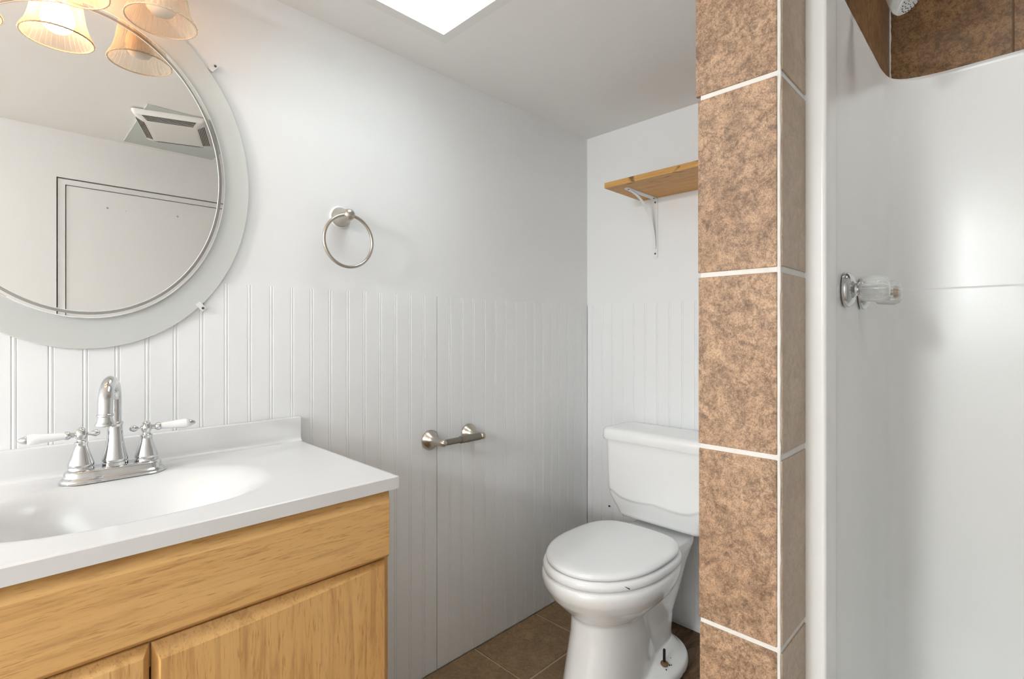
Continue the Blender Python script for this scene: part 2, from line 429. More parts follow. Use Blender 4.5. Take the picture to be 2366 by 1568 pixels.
# ------------------------------------------------------------------ tiled end of the partition
PX, PY0, PY1, NX = 0.870, 0.2661, 0.4027, 1.0013
bm = B(); box(bm, PX + 0.010, XB + 0.003, PY0 + 0.011, 0.391, -0.014, ZC - 0.001); box(bm, NX, XB + 0.003, PY0 + 0.011, 0.30, ZC - 0.001, ZS)
pw = struct('wall_partition', bm, m_trimw)
ZG = [0.0, 0.289, 0.5945, 0.9005, 1.2005, 1.5125, 1.822, ZC - 0.002]
bm = B(); bn = B(); bg = B()
off = [0.0, -0.0032, -0.0022, -0.0010, 0.0, 0.0006, 0.0052, 0.005]
G = 0.0042
for k in range(7):
    z0, z1 = ZG[k] + G, ZG[k + 1] - G
    box(bm, PX + (0.0006 if k % 2 else 0), PX + 0.0098, PY0 + 0.0066, PY1 + off[k + 1] - 0.001, z0, z1)
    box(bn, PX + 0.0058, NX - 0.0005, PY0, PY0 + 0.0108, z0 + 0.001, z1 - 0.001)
box(bg, PX + 0.0026, PX + 0.0099, PY0 + 0.0032, PY1 - 0.0045, 0, ZC - 0.002)       # grout behind the wide face
box(bg, PX + 0.0040, NX - 0.001, PY0 + 0.0022, PY0 + 0.0109, 0, ZC - 0.002)
struct('face_tile', bm, m_tile, pw, bevel=0.0013)
struct('return_tile', bn, m_tile_sheen, pw, bevel=0.0013)
struct('grout', bg, m_grout_w, pw)
bm = B(); random.seed(11)                                                            # uneven bead of white caulk up the corner
pts = []; rad = []
z = 0.0
while z < ZC - 0.01:
    pts.append((PX + 0.0042 + random.uniform(-0.0006, 0.0006), PY0 + 0.0042 + random.uniform(-0.0006, 0.0006), z)); rad.append(random.uniform(0.0019, 0.0031)); z += 0.018
tube(bm, pts, rad, 8); struct('corner_caulk', bm, m_caulk, pw, 60)

# brown tile above the shower surround
YS, ZR = 0.2661, 1.793
bg = B(); box(bg, 1.004, XB + 0.003, YS + 0.0015, YS + 0.0109, 1.70, ZS - 0.001)
bm = B()
for x0, x1 in ((1.004, 1.225), (1.229, 1.530), (1.534, 1.8185)):
    for z0, z1 in ((1.70, 2.096), (2.100, ZS - 0.0015)): box(bm, x0, x1, YS, YS + 0.0095, z0, z1)
sg = struct('wall_shower_side', bg, m_grout_s); struct('shower_tile', bm, m_tile_s, sg, bevel=0.001)
bg = B(); box(bg, 1.8225, 1.8249, -0.598, YS - 0.001, 1.70, ZS - 0.001)
bm = B()
for y0, y1 in ((0.0122, 0.2630), (-0.290, 0.0088), (-0.597, -0.2935)):
    for z0, z1 in ((1.70, 2.096), (2.100, ZS - 0.0015)): box(bm, 1.8195, 1.8244, y0, y1, z0, z1)
sb = struct('wall_shower_back', bg, m_grout_s); struct('shower_tile', bm, m_tile_s, sb, bevel=0.001)
bm = B(); random.seed(5); pts = []; rad = []; z = 1.72
while z < ZS - 0.004:
    pts.append((1.8175, YS - 0.0014, z)); rad.append(random.uniform(0.0016, 0.0034)); z += 0.012
tube(bm, pts, rad, 8); struct('corner_caulk', bm, m_caulk, sg, 60)

# ------------------------------------------------------------------ shower surround
XBK = 1.776; YSD = 0.2580
path = [(NX, PY0 + 0.0050), (NX - 0.0005, 0.2420)]
path += arc(NX + 0.0065, 0.2416, 0.0070, 0.0065, 180, 270, 6)
path += [(1.03, 0.2351), (1.068, 0.2353), (1.078, 0.2358), (1.084, 0.2378), (1.092, 0.2430), (1.110, 0.2495), (1.140, 0.2545), (1.175, 0.2570), (1.215, YSD)]
path += [(1.3, YSD), (1.4, YSD), (1.5, YSD), (1.560, YSD), (1.600, 0.2577), (1.645, 0.2562), (1.685, 0.2530), (1.712, 0.2480), (1.731, 0.2400), (1.745, 0.2290), (1.756, 0.2150), (1.765, 0.1960), (1.7715, 0.170), (1.775, 0.140), (XBK, 0.10)]
path += [(XBK, 0.0), (XBK, -0.15), (XBK, -0.30), (1.772, -0.42), (1.755, -0.50), (1.70, -0.545), (1.60, -0.555), (1.3, -0.555), (1.02, -0.555), (1.02, -0.59)]
rings = []
for z, inset in ((0.06, 0), (0.30, 0), (0.70, 0), (1.00, 0), (1.2140, 0), (1.2165, 0.0002), (1.2185, 0.0009), (1.2205, 0.0011), (1.30, 0.0011), (1.50, 0.0009), (1.70, 0.0004), (1.782, 0.0), (1.789, -0.0006), (1.7925, -0.0025), (1.7935, -0.006)):
    ring = []
    for x, y in path:
        w = sm(1.62, 1.77, x)
        ring.append((x + inset * w, y + (inset * 0.4 if (inset < 0 and y > 0.2 and x > 1.2) else 0) * -1, z))
    rings.append(ring)
bm = B(); loft(bm, rings, closed=False, cap0=False, cap1=False)
# ledge on top running back to the tile
top = [v for v in bm.verts if abs(v.co.z - 1.7935) < 1e-5]
sh = thing('shower_surround', 'glossy white fiberglass shower surround with rounded corner beside the tiled pillar', 'shower', (1.35, 0.0, 0.0))
obj('wall_panel', bm, m_fiber, sh, 50)
bm = B(); box(bm, 1.10, 1.8185, YSD - 0.0005, YS - 0.0006, 1.785, 1.7925); box(bm, XBK + 0.0005, 1.8190, -0.55, YSD - 0.0005, 1.785, 1.7925)
prism(bm, [(1.58, YSD - .0004)] + [(x + 0.0006, y + 0.0006) for x, y in path if 1.59 < x < 1.7761 and y > 0.09] + [(XBK, YSD - .0004)], 'z', 1.785, 1.7925)
obj('top_ledge', bm, m_fiber, sh)
bm = B(); box(bm, 1.03, XBK, -0.55, YSD - 0.001, -0.012, 0.075)
obj('shower_pan', bm, m_fiber, sh, bevel=0.02)
bm = B(); box(bm, 1.0035, 1.085, -0.545, 0.234, -0.012, 0.13); obj('curb', bm, m_fiber, sh, bevel=0.02)

def shower_handle(x, label, stained):
    z = 1.188
    t = thing('shower_tap', label, 'shower handle', (x, YSD - 0.0008, z), 'shower tap handles')
    o = (x, YSD - 0.0008, z); ax = (0, -1, 0)
    bm = B(); lathe(bm, [(0.030, 0), (0.0355, 0.001), (0.0365, 0.006), (0.034, 0.011), (0.026, 0.017), (0.014, 0.020), (0.0125, 0.024)], o, ax, 40); obj('escutcheon', bm, m_chrome, t, 50)
    bm = B(); lathe(bm, [(0.009, 0.020), (0.009, 0.034), (0.006, 0.036), (0.006, 0.058)], o, ax, 20); obj('stem', bm, m_brass if stained else m_chrome, t, 40)
    bm = B(); lathe(bm, [(0.015, 0.028), (0.0225, 0.031), (0.0240, 0.036), (0.0262, 0.058), (0.0262, 0.062), (0.0225, 0.071), (0.016, 0.0755), (0.010, 0.0765)], o, ax, 144, rib=(18, 0.05)); obj('knob', bm, m_acryl, t, 60)
    bm = B(); lathe(bm, [(0.010, 0.061), (0.013, 0.063), (0.013, 0.067), (0.010, 0.069)], o, ax, 24); obj('index_cap', bm, m_brass if stained else m_acryl, t, 40)
shower_handle(1.240, 'clear acrylic shower tap handle on chrome flange, nearest the pillar', False)
shower_handle(1.392, 'clear acrylic shower tap handle with brass stained centre, farther into the shower', True)

# shower head
t = thing('overhead_shower', 'satin chrome shower head near the ceiling in front of brown tile', 'shower head', (1.32, YS, 1.885))
c = Vector((1.32, 0.1555, 1.7885)); ax = Vector((0, -0.7071, -0.7071)); back = -ax
bm = B(); lathe(bm, [(0.0345, 0), (0.0365, 0.002), (0.0365, 0.010), (0.033, 0.020), (0.022, 0.040), (0.013, 0.052), (0.012, 0.062)], c, back, 48); obj('body', bm, m_satin, t, 50)
bm = B(); lathe(bm, [(0.0335, -0.001), (0.0335, 0.0012), (0.031, 0.0035), (0.012, 0.0045), (0.0, 0.0046)], c, ax, 48, caps=False); fp = obj('spray_face', bm, m_wplas, t, 60)
bm = B(); a0, u0, v0 = frame(ax)
for rr, n_ in ((0.027, 22), (0.020, 16), (0.013, 10)):
    for i in range(n_):
        th = 2 * math.pi * i / n_; q = c + (u0 * math.cos(th) + v0 * math.sin(th)) * rr
        lathe(bm, [(0.0010, 0.003), (0.0010, 0.0052)], q, ax, 6)
o_ = obj('nozzle', bm, m_dark, fp); o_['kind'] = 'stuff'
e = c + back * 0.060
bm = B(); tube(bm, [e, e + back * 0.012, e + Vector((0, 0.022, 0.012)) + back * 0.006, (1.32, YS - 0.018, 1.862), (1.32, YS - 0.0005, 1.864)], 0.0085, 14); obj('arm', bm, m_chrome, t, 60)
bm = B(); lathe(bm, [(0.026, 0.0005), (0.026, 0.003), (0.014, 0.010)], (1.32, YS, 1.864), (0, -1, 0), 30); obj('flange', bm, m_chrome, t, 50)

# ------------------------------------------------------------------ vanity cabinet
VX0, VX1, VYF = -0.226, 0.5405, 0.884
van = thing('vanity_cabinet', 'golden oak vanity cabinet standing under the white sink top', 'cabinet', (0.157, 1.1, 0))
bm = B(); zt = 0.7955
box(bm, VX0, VX0 + 0.016, VYF + 0.02, YA - 0.0015, 0.0, zt); box(bm, VX1 - 0.016, VX1, VYF + 0.02, YA - 0.0015, 0.0, zt)
box(bm, VX0 + 0.016, VX1 - 0.016, YA - 0.012, YA - 0.0015, 0.10, zt); box(bm, VX0 + 0.016, VX1 - 0.016, VYF + 0.02, YA - 0.012, 0.09, 0.105)
box(bm, VX0 + 0.016, VX1 - 0.016, VYF + 0.07, VYF + 0.085, 0, 0.09)
obj('carcass', bm, m_oak_v, van)
bm = B()
box(bm, VX0, VX0 + 0.035, VYF, VYF + 0.0199, 0.09, zt); box(bm, VX1 - 0.035, VX1, VYF, VYF + 0.0199, 0.09, zt)
box(bm, VX0 + 0.035, VX1 - 0.035, VYF, VYF + 0.0199, 0.62, zt); box(bm, VX0 + 0.035, VX1 - 0.035, VYF, VYF + 0.0199, 0.09, 0.13)
obj('face_frame', bm, m_oak_v, van, bevel=0.001)
YD = VYF - 0.0003
def beveled_slab(x0, x1, z0, z1, d, bt, bb, bs_l, bs_r, edge=0.005):
    bm = B()
    def R(i0, i1, j0, j1, y): return [(x0 + i0, y, z0 + j0), (x1 - i1, y, z0 + j0), (x1 - i1, y, z1 - j1), (x0 + i0, y, z1 - j1)]
    loft(bm, [R(0, 0, 0, 0, YD), R(0, 0, 0, 0, YD - edge), R(bs_l, bs_r, bb, bt, YD - d)])
    return bm
FX0, FX1 = VX0 + 0.002, VX1 - 0.0015
obj('false_drawer_front', beveled_slab(FX0, FX1, 0.6600, 0.7935, 0.0222, 0.0215, 0.0120, 0.0085, 0.0085, 0.005), m_oak_h, van, bevel=0.0012)
def door(x0, x1, arch_from, arch_to):
    """slab door; the top bevel narrows in an arc from one side to the other"""
    bm = B(); n = 24; z0, z1 = 0.12, 0.6575; d = 0.019
    def xs(i, ins): return x0 + ins + (x1 - x0 - 2 * ins) * i / n
    back = [(x0, YD, z0), (x1, YD, z0)] + [(xs(n - i, 0), YD, z1) for i in range(n + 1)]
    mid = [(x0, YD - 0.005, z0), (x1, YD - 0.005, z0)] + [(xs(n - i, 0), YD - 0.005, z1) for i in range(n + 1)]
    ins = 0.009
    fr = [(x0 + ins, YD - d, z0 + ins), (x1 - ins, YD - d, z0 + ins)]
    for i in range(n + 1):
        k = (n - i) / n
        dz = arch_from + (arch_to - arch_from) * (k ** 1.6 if arch_from > arch_to else 1 - (1 - k) ** 1.6)
        fr.append((xs(n - i, ins), YD - d, z1 - dz))
    loft(bm, [back, mid, fr]); return bm
MIDX = 0.151
obj('door', door(MIDX + 0.0012, VX1 - 0.010, 0.0225, 0.0045), m_oak_v, van, bevel=0.001)
obj('door', door(VX0 + 0.010, MIDX - 0.0012, 0.0125, 0.0125), m_oak_v, van, bevel=0.001)

# ------------------------------------------------------------------ sink top
SX0, SX1, SY0, SY1, SZ = -0.234, 0.5505, 0.8590, YA - 0.001, 0.820
sink = thing('sink_top', 'white cultured marble sink top with integral bowl on the oak vanity', 'sink', (0.158, 1.1, 0.7958))
bm = B(); nx, ny = 150, 90
bcx, bcy, ba, bb_ = 0.158, 1.078, 0.222, 0.152
def hz(x, y):
    ux, uy = abs(x - bcx) / ba, abs(y - bcy) / bb_
    r = (ux ** 2.7 + uy ** 2.7) ** (1 / 2.7)
    d = 0.100 * (1 - sm(0.10, 1.0, r)) if r < 1.0 else 0.0
    d = max(d, 0.0)
    return SZ - d
def gr(a0, a1, n, edge):
    return [a0, a0 + edge] + [a0 + edge + (a1 - a0 - 2 * edge) * i / n for i in range(1, n)] + [a1 - edge, a1]
X = gr(SX0, SX1, nx, 0.002); Y = gr(SY0, SY1, ny, 0.002)
topv = [[bm.verts.new((x, y, hz(x, y) - (0.0018 if (x in (X[0], X[-1]) or y == Y[0]) else 0))) for x in X] for y in Y]
for j in range(len(Y) - 1):
    for i in range(len(X) - 1): bm.faces.new((topv[j][i], topv[j][i + 1], topv[j + 1][i + 1], topv[j + 1][i]))
rim = [topv[0][i] for i in range(len(X))] + [topv[j][-1] for j in range(1, len(Y))] + [topv[-1][i] for i in range(len(X) - 2, -1, -1)] + [topv[j][0] for j in range(len(Y) - 2, 0, -1)]
low = [bm.verts.new((v.co.x, v.co.y, 0.7958)) for v in rim]
for i in range(len(rim)):
    j = (i + 1) % len(rim); bm.faces.new((rim[i], low[i], low[j], rim[j]))
inr = [bm.verts.new((min(max(v.co.x, SX0 + 0.02), SX1 - 0.02), min(max(v.co.y, SY0 + 0.035), SY1 - 0.02), 0.7958)) for v in rim]
for i in range(len(rim)):
    j = (i + 1) % len(rim)
    if (inr[i].co - inr[j].co).length > 1e-6: bm.faces.new((low[i], inr[i], inr[j], low[j]))
    else: bm.faces.new((low[i], inr[i], low[j]))
obj('basin_deck', bm, m_marble, sink, 45)
bm = B()
prof = [(1.3250, 0.8788), (1.3262, 0.8800), (YA - 0.0012, 0.8800), (YA - 0.0012, SZ - 0.0005), (1.3150, SZ - 0.0005), (1.3150, SZ + 0.0003), (1.3205, SZ + 0.0020), (1.3235, SZ + 0.0055), (1.3248, SZ + 0.012)]
prism(bm, prof, 'x', SX0, SX1 + 0.0015); obj('backsplash', bm, m_marble, sink, 50)

# ------------------------------------------------------------------ faucet
FCX, FCY, FZ = 0.158, 1.250, SZ + 0.0003
fa = thing('faucet', 'chrome gooseneck bathroom faucet with two white lever handles on the sink top', 'faucet', (FCX, FCY, FZ))
def stadium(cx, cy, hl, hd, z, n=14):
    return [(x, y, z) for x, y in arc(cx + hl - hd, cy, hd, hd, -90, 90, n) + arc(cx - hl + hd, cy, hd, hd, 90, 270, n)]
bm = B(); prof = [(0.0835, 0.0315, 0), (0.0840, 0.0320, 0.0015), (0.0825, 0.0305, 0.003), (0.0825, 0.0305, 0.0045), (0.0800, 0.0280, 0.0075), (0.0770, 0.0255, 0.010), (0.0760, 0.0250, 0.017), (0.0745, 0.0235, 0.0205), (0.0715, 0.0205, 0.0225)]
loft(bm, [stadium(FCX, FCY, a_, b_, FZ + h_) for a_, b_, h_ in prof]); obj('base_plate', bm, m_chrome, fa, 40)
bm = B(); lathe(bm, [(0.0185, 0.0215), (0.0212, 0.023), (0.0212, 0.029), (0.0200, 0.030), (0.0200, 0.031), (0.0213, 0.033), (0.0207, 0.036), (0.0188, 0.043), (0.0160, 0.056), (0.0138, 0.070), (0.0126, 0.085), (0.0122, 0.096), (0.0122, 0.099), (0.0134, 0.101), (0.0134, 0.104), (0.0118, 0.106)], (FCX, FCY, FZ), (0, 0, 1), 40)
obj('spout_body', bm, m_chrome, fa, 45)
phi = math.radians(15); dx, dy = -math.sin(phi), -math.cos(phi)
pts = []; rad = []; H0, H1, RCH = 0.104, 0.148, 0.050
for i in range(5): pts.append((0, H0 + (H1 - H0) * i / 5)); rad.append(0.0105)
for i in range(17):
    th = math.pi * (1 - i / 16); pts.append((RCH + RCH * math.cos(th), H1 + 0.040 * math.sin(th))); rad.append(0.0105 + 0.0010 * i / 16)
pts += [(2 * RCH + 0.001, H1 - 0.008), (2 * RCH + 0.002, H1 - 0.016)]; rad += [0.0115, 0.0115]
bm = B(); tube(bm, [(FCX + dx * r, FCY + dy * r, FZ + h) for r, h in pts], rad, 24); sp = obj('spout', bm, m_chrome, fa, 60)
oc = (FCX + dx * (2 * RCH + 0.002), FCY + dy * (2 * RCH + 0.002), FZ)
bm = B(); lathe(bm, [(0.0112, H1 - 0.013), (0.0125, H1 - 0.014), (0.0125, H1 - 0.017), (0.0112, H1 - 0.018), (0.0118, H1 - 0.024), (0.0142, H1 - 0.030), (0.0150, H1 - 0.0315), (0.0150, H1 - 0.0335), (0.0135, H1 - 0.0345)], oc, (0, 0, 1), 32); obj('outlet_bell', bm, m_chrome, fa, 45)
bm = B(); lathe(bm, [(0.0095, H1 - 0.0352), (0.0095, H1 - 0.0340)], oc, (0, 0, 1), 24); obj('aerator', bm, m_dark, fa)
for sgn in (-1, 1):
    hx = FCX + sgn * 0.0505; o3 = (hx, FCY, FZ)
    h = bpy.data.objects.new('handle', None); COL.objects.link(h); h.parent = fa; reg(h, (sgn * 0.0505, 0, 0)); h.empty_display_size = 0.02
    bm = B(); lathe(bm, [(0.0175, 0.0215), (0.0198, 0.023), (0.0198, 0.027), (0.0186, 0.0285), (0.0200, 0.031), (0.0195, 0.034), (0.0165, 0.044), (0.0130, 0.055), (0.0102, 0.064), (0.0094, 0.069), (0.0104, 0.071), (0.0104, 0.0735), (0.0078, 0.075), (0.0068, 0.0785), (0.0075, 0.080), (0.0092, 0.084), (0.0098, 0.088), (0.0092, 0.0925), (0.0066, 0.096), (0.0072, 0.0975), (0.0050, 0.0995), (0.0020, 0.1015)], o3, (0, 0, 1), 32)
    obj('handle_stem', bm, m_chrome, h, 45)
    oh = (hx, FCY, FZ + 0.088)
    bm = B(); lathe(bm, [(0.0045, 0.006), (0.0045, 0.014), (0.0062, 0.0155), (0.0080, 0.019), (0.0080, 0.022), (0.0070, 0.0235)], oh, (sgn, 0, 0), 24); obj('lever_cup', bm, m_chrome, h, 45)
    bm = B(); lathe(bm, [(0.0066, 0.0225), (0.0068, 0.030), (0.0078, 0.045), (0.0092, 0.060), (0.0098, 0.067), (0.0088, 0.0725), (0.0062, 0.075)], oh, (sgn, 0, 0), 28); obj('lever', bm, m_lever, h, 60)
    bm = B(); lathe(bm, [(0.0066, 0.0735), (0.0072, 0.0755), (0.0066, 0.078), (0.0052, 0.082), (0.0030, 0.0855), (0.0008, 0.087)], oh, (sgn, 0, 0), 24); obj('lever_tip', bm, m_chrome, h, 50)
    bm = B(); lathe(bm, [(0.0036, 0.007), (0.0032, 0.012), (0.0040, 0.015), (0.0062, 0.019), (0.0066, 0.022), (0.0050, 0.024), (0.0052, 0.0255), (0.0030, 0.0275), (0.0008, 0.0285)], oh, (-sgn, 0, 0), 24); obj('counter_stub', bm, m_chrome, h, 50)

# ------------------------------------------------------------------ oval mirror and its clips
MX, MZ = 0.124, 1.446
mir = thing('oval_mirror', 'large oval frameless mirror with frosted border on the wall above the sink', 'mirror', (MX, YA, MZ))
def oval_lathe(prof, n=128, mi=None):
    """prof: (inset from rx/rz pair, depth in front of wall); list of (rx, rz, y)"""
    bm = B(); rings = [[(MX + rx * math.cos(2 * math.pi * i / n), y, MZ + rz * math.sin(2 * math.pi * i / n)) for i in range(n)] for rx, rz, y in prof]
    loft(bm, rings); return bm
y0 = YA - 0.0020
obj('glass_border', oval_lathe([(0.3050, 0.3785, y0), (0.3060, 0.3795, y0 - 0.001), (0.3060, 0.3795, y0 - 0.004), (0.3050, 0.3785, y0 - 0.005)]), m_frost, mir, 30)
yb, yf = y0 - 0.0052, y0 - 0.0112
rx, rz = 0.2505, 0.3165
mp = obj('mirror_plate', oval_lathe([(rx, rz, yb), (rx, rz, yf + 0.0012), (rx - 0.0012, rz - 0.0012, yf)]), [m_mirror], mir, 20)
obj('edge_band', oval_lathe([(rx + 0.0002, rz + 0.0002, yf + 0.0010), (rx + 0.0010, rz + 0.0010, yf + 0.0008), (rx + 0.0010, rz + 0.0010, yb), (rx + 0.0002, rz + 0.0002, yb)]), m_gedge, mir, 30)
def oval_ring(r0, r1, y_, dy, n=128):
    bm = B(); R = []
    for d, y in ((r0, y_ + 0.0003), (r0, y_ - dy * 0.4), ((r0 + r1) / 2, y_ - dy), (r1, y_ - dy * 0.4), (r1, y_ + 0.0003)):
        R.append([(MX + (rx - d) * math.cos(2 * math.pi * i / n), y, MZ + (rz - d) * math.sin(2 * math.pi * i / n)) for i in range(n)])
    R.append(R[0]); loft(bm, R, cap0=False, cap1=False); return bm
obj('etched_ring', oval_ring(0.0062, 0.0116, yf, 0.0006), m_groove, mir, 60)
obj('etched_line', oval_ring(0.0116, 0.0131, yf, 0.0012), m_gedge, mir, 60)
def clip(x, z, ang, label):
    t = thing('mirror_clip', label, 'clip', (x, YA, z), 'mirror clips')
    rot = Matrix.Translation((x, YA, z)) @ Matrix.Rotation(ang, 4, 'Y')
    bm = B(); ya, yb2 = -0.0004, -0.0100
    prism(bm, rrect(-0.0060, 0.0065, -0.0055, 0.0055, 0.0015, 3), 'y', yb2 + 0.003, ya)
    prism(bm, rrect(-0.0150, 0.0050, -0.0055, 0.0055, 0.0015, 3), 'y', yb2, yb2 + 0.0028)
    bmesh.ops.transform(bm, matrix=rot, verts=bm.verts[:]); obj('body', bm, m_wplas, t, 30)
    bm = B(); lathe(bm, [(0.0028, 0.0098), (0.0028, 0.0108), (0.0012, 0.0116)], (0, 0, 0), (0, -1, 0), 14)
    bmesh.ops.transform(bm, matrix=rot, verts=bm.verts[:]); obj('screw', bm, m_screw, t, 40)
clip(0.3555, 1.7235, math.radians(-51), 'small white plastic mirror clip at the upper right edge of the oval mirror')
clip(0.3300, 1.1560, math.radians(50), 'small white plastic mirror clip at the lower right edge of the oval mirror')

# ------------------------------------------------------------------ vanity light
LX, LY, LZ, LP = 0.0855, 1.221, 1.722, 0.143
vl = thing('vanity_light', 'three light vanity fixture with ribbed glass bell shades over the oval mirror', 'light fixture', (LX, YA, 1.88))
bm = B(); loft(bm, [[(x, y, z) for x, z in rrect(LX - 0.20 + i_, LX + 0.20 - i_, 1.842 + i_, 1.902 - i_, 0.028 - i_ * 0.5, 6)] for y, i_ in ((YA + 0.003, 0), (YA - 0.012, 0), (YA - 0.022, 0.008), (YA - 0.026, 0.016))])
obj('back_plate', bm, m_nickel, vl, 40)
for k in (-1, 0, 1):
    cx = LX + k * LP; o3 = (cx, LY, LZ)
    bm = B(); tube(bm, [(cx, YA - 0.022, 1.872), (cx, YA - 0.055, 1.878), (cx, YA - 0.088, 1.889), (cx, LY + 0.018, 1.892), (cx, LY, 1.886), (cx, LY, 1.876)], 0.0075, 14); obj('arm', bm, m_nickel, vl, 60)
    bm = B(); lathe(bm, [(0.012, 0.156), (0.022, 0.152), (0.0255, 0.146), (0.0265, 0.112), (0.024, 0.108)], o3, (0, 0, 1), 32); obj('socket_cup', bm, m_nickel, vl, 45)
    bm = B(); outer = [(0.0610, 0.0), (0.0617, 0.0014), (0.0606, 0.004), (0.0568, 0.011), (0.0522, 0.021), (0.0480, 0.034), (0.0450, 0.048), (0.0428, 0.062), (0.0410, 0.078), (0.0388, 0.094), (0.0340, 0.107), (0.0275, 0.116)]
    inner = [(r - 0.0036, h, 0.0) for r, h in outer[::-1]]; inner[-1] = (0.0578, 0.0, 0.0)
    lathe(bm, outer + inner, o3, (0, 0, 1), 240, rib=(38, 0.026), caps=False)
    sh_ = obj('shade', bm, m_shade, vl, 60)
    bm = B(); tube(bm, [(cx + 0.0606 * math.cos(2 * math.pi * i / 88), LY + 0.0606 * math.sin(2 * math.pi * i / 88), LZ + 0.0006 + 0.0007 * (i % 2)) for i in range(88)], 0.0014, 8, closed=True); obj('rim', bm, m_rimg, sh_, 180)
    bm = B(); lathe(bm, [(0.001, 0.0125), (0.010, 0.0135), (0.019, 0.018), (0.0255, 0.027), (0.0285, 0.040), (0.0270, 0.053), (0.0220, 0.068), (0.0165, 0.082), (0.0135, 0.094), (0.0130, 0.110)], o3, (0, 0, 1), 32); obj('bulb', bm, m_bulb_on if k < 1 else m_bulb_off, vl, 60)

# ------------------------------------------------------------------ added lamps, unseen: flush ceiling lamp far left, shower ceiling light
cl = thing('added_ceiling_light', 'added round flush ceiling light with glowing opal dome, unseen beyond the vanity end, evens the room light', 'ceiling light', (-2.30, 0.45, ZC))
bm = B(); lathe(bm, [(0.172, 0.0), (0.172, 0.018), (0.160, 0.024)], (-2.30, 0.45, ZC - 0.0004), (0, 0, -1), 64); obj('pan', bm, m_wmetal, cl, 40)
a = M('added_lamp_glow'); a.set((0.9, 0.9, 0.88, 1), 0.4); a.p.inputs['Emission Color'].default_value = (0.945, 0.982, 1.0, 1); a.p.inputs['Emission Strength'].default_value = DOME_E
bm = B(); lathe(bm, [(0.155, 0.0242), (0.157, 0.034), (0.150, 0.048), (0.130, 0.064), (0.095, 0.078), (0.050, 0.086), (0.001, 0.089)], (-2.30, 0.45, ZC), (0, 0, -1), 64); obj('diffuser', bm, a.m, cl, 60)

t = thing('added_shower_light', 'added round recessed light in the shower ceiling, unseen above the frame, brightens the shower', 'ceiling light', (1.40, -0.20, ZS))  # added lamp, out of view, to brighten the shower
bm = B(); lathe(bm, [(0.095, 0.0003), (0.095, 0.004), (0.078, 0.007), (0.075, 0.003)], (1.40, -0.20, ZS), (0, 0, -1), 48); obj('trim_ring', bm, m_wmetal, t, 40)
a = M('added_shower_lens'); a.set((0.9, 0.9, 0.9, 1), 0.4); a.p.inputs['Emission Color'].default_value = (1, 1, 1, 1); a.p.inputs['Emission Strength'].default_value = 28.0
bm = B(); lathe(bm, [(0.074, 0.0032), (0.060, 0.006), (0.001, 0.007)], (1.40, -0.20, ZS), (0, 0, -1), 48); obj('lens', bm, a.m, t, 60)

# ------------------------------------------------------------------ towel ring
TRX, TRZ = 0.6715, 1.421; yw = YA + 0.0035
t = thing('towel_ring', 'brushed nickel towel ring hanging on the white wall above the beadboard', 'towel ring', (TRX, yw, TRZ))
bm = B(); lathe(bm, [(0.0310, 0.0002), (0.0312, 0.003), (0.0285, 0.0055)], (TRX, yw, TRZ), (0, -1, 0), 40); obj('painted_rim', bm, m_wmetal, t, 40, label='paint smeared rim')
bm = B(); lathe(bm, [(0.0272, 0.002), (0.0268, 0.0062), (0.0255, 0.012), (0.0225, 0.020), (0.0190, 0.029), (0.0168, 0.040), (0.0162, 0.050), (0.0150, 0.058), (0.0115, 0.0635), (0.0060, 0.066), (0.001, 0.0668)], (TRX, yw, TRZ), (0, -1, 0), 40); obj('post', bm, m_nickel, t, 60)
R_ = 0.0705; n = 72; ry = yw - 0.052
bm = B(); tube(bm, [(TRX + 0.001 + R_ * math.sin(2 * math.pi * i / n), ry + 0.004 * (1 - math.cos(2 * math.pi * i / n)) / 2, TRZ - R_ - 0.001 + R_ * math.cos(2 * math.pi * i / n)) for i in range(n)], 0.0044, 14, closed=True); obj('ring', bm, m_nickel, t, 180)

# ------------------------------------------------------------------ toilet paper holder
t = thing('toilet_paper_holder', 'empty brushed nickel toilet paper holder on the beadboard wall', 'toilet paper holder', (1.057, YA, 0.754))
for x in (0.9755, 1.1385):
    bm = B(); lathe(bm, [(0.0318, 0.0002), (0.0320, 0.004), (0.0295, 0.0065), (0.0288, 0.0085), (0.0270, 0.011), (0.0185, 0.019), (0.0140, 0.027), (0.0124, 0.038), (0.0118, 0.060), (0.0116, 0.070), (0.0098, 0.078), (0.0055, 0.083), (0.001, 0.0842)], (x, YA, 0.754), (0, -1, 0), 40); obj('post', bm, m_nickel, t, 60)
bm = B(); yr = YA - 0.068
lathe(bm, [(0.0096, 0.008), (0.0096, 0.074)], (0.9755, yr, 0.7535), (1, 0, 0), 28)
lathe(bm, [(0.0100, 0.072), (0.0120, 0.0722), (0.0120, 0.154)], (0.9755, yr, 0.7535), (1, 0, 0), 28); obj('roller', bm, m_rollr, t, 40)

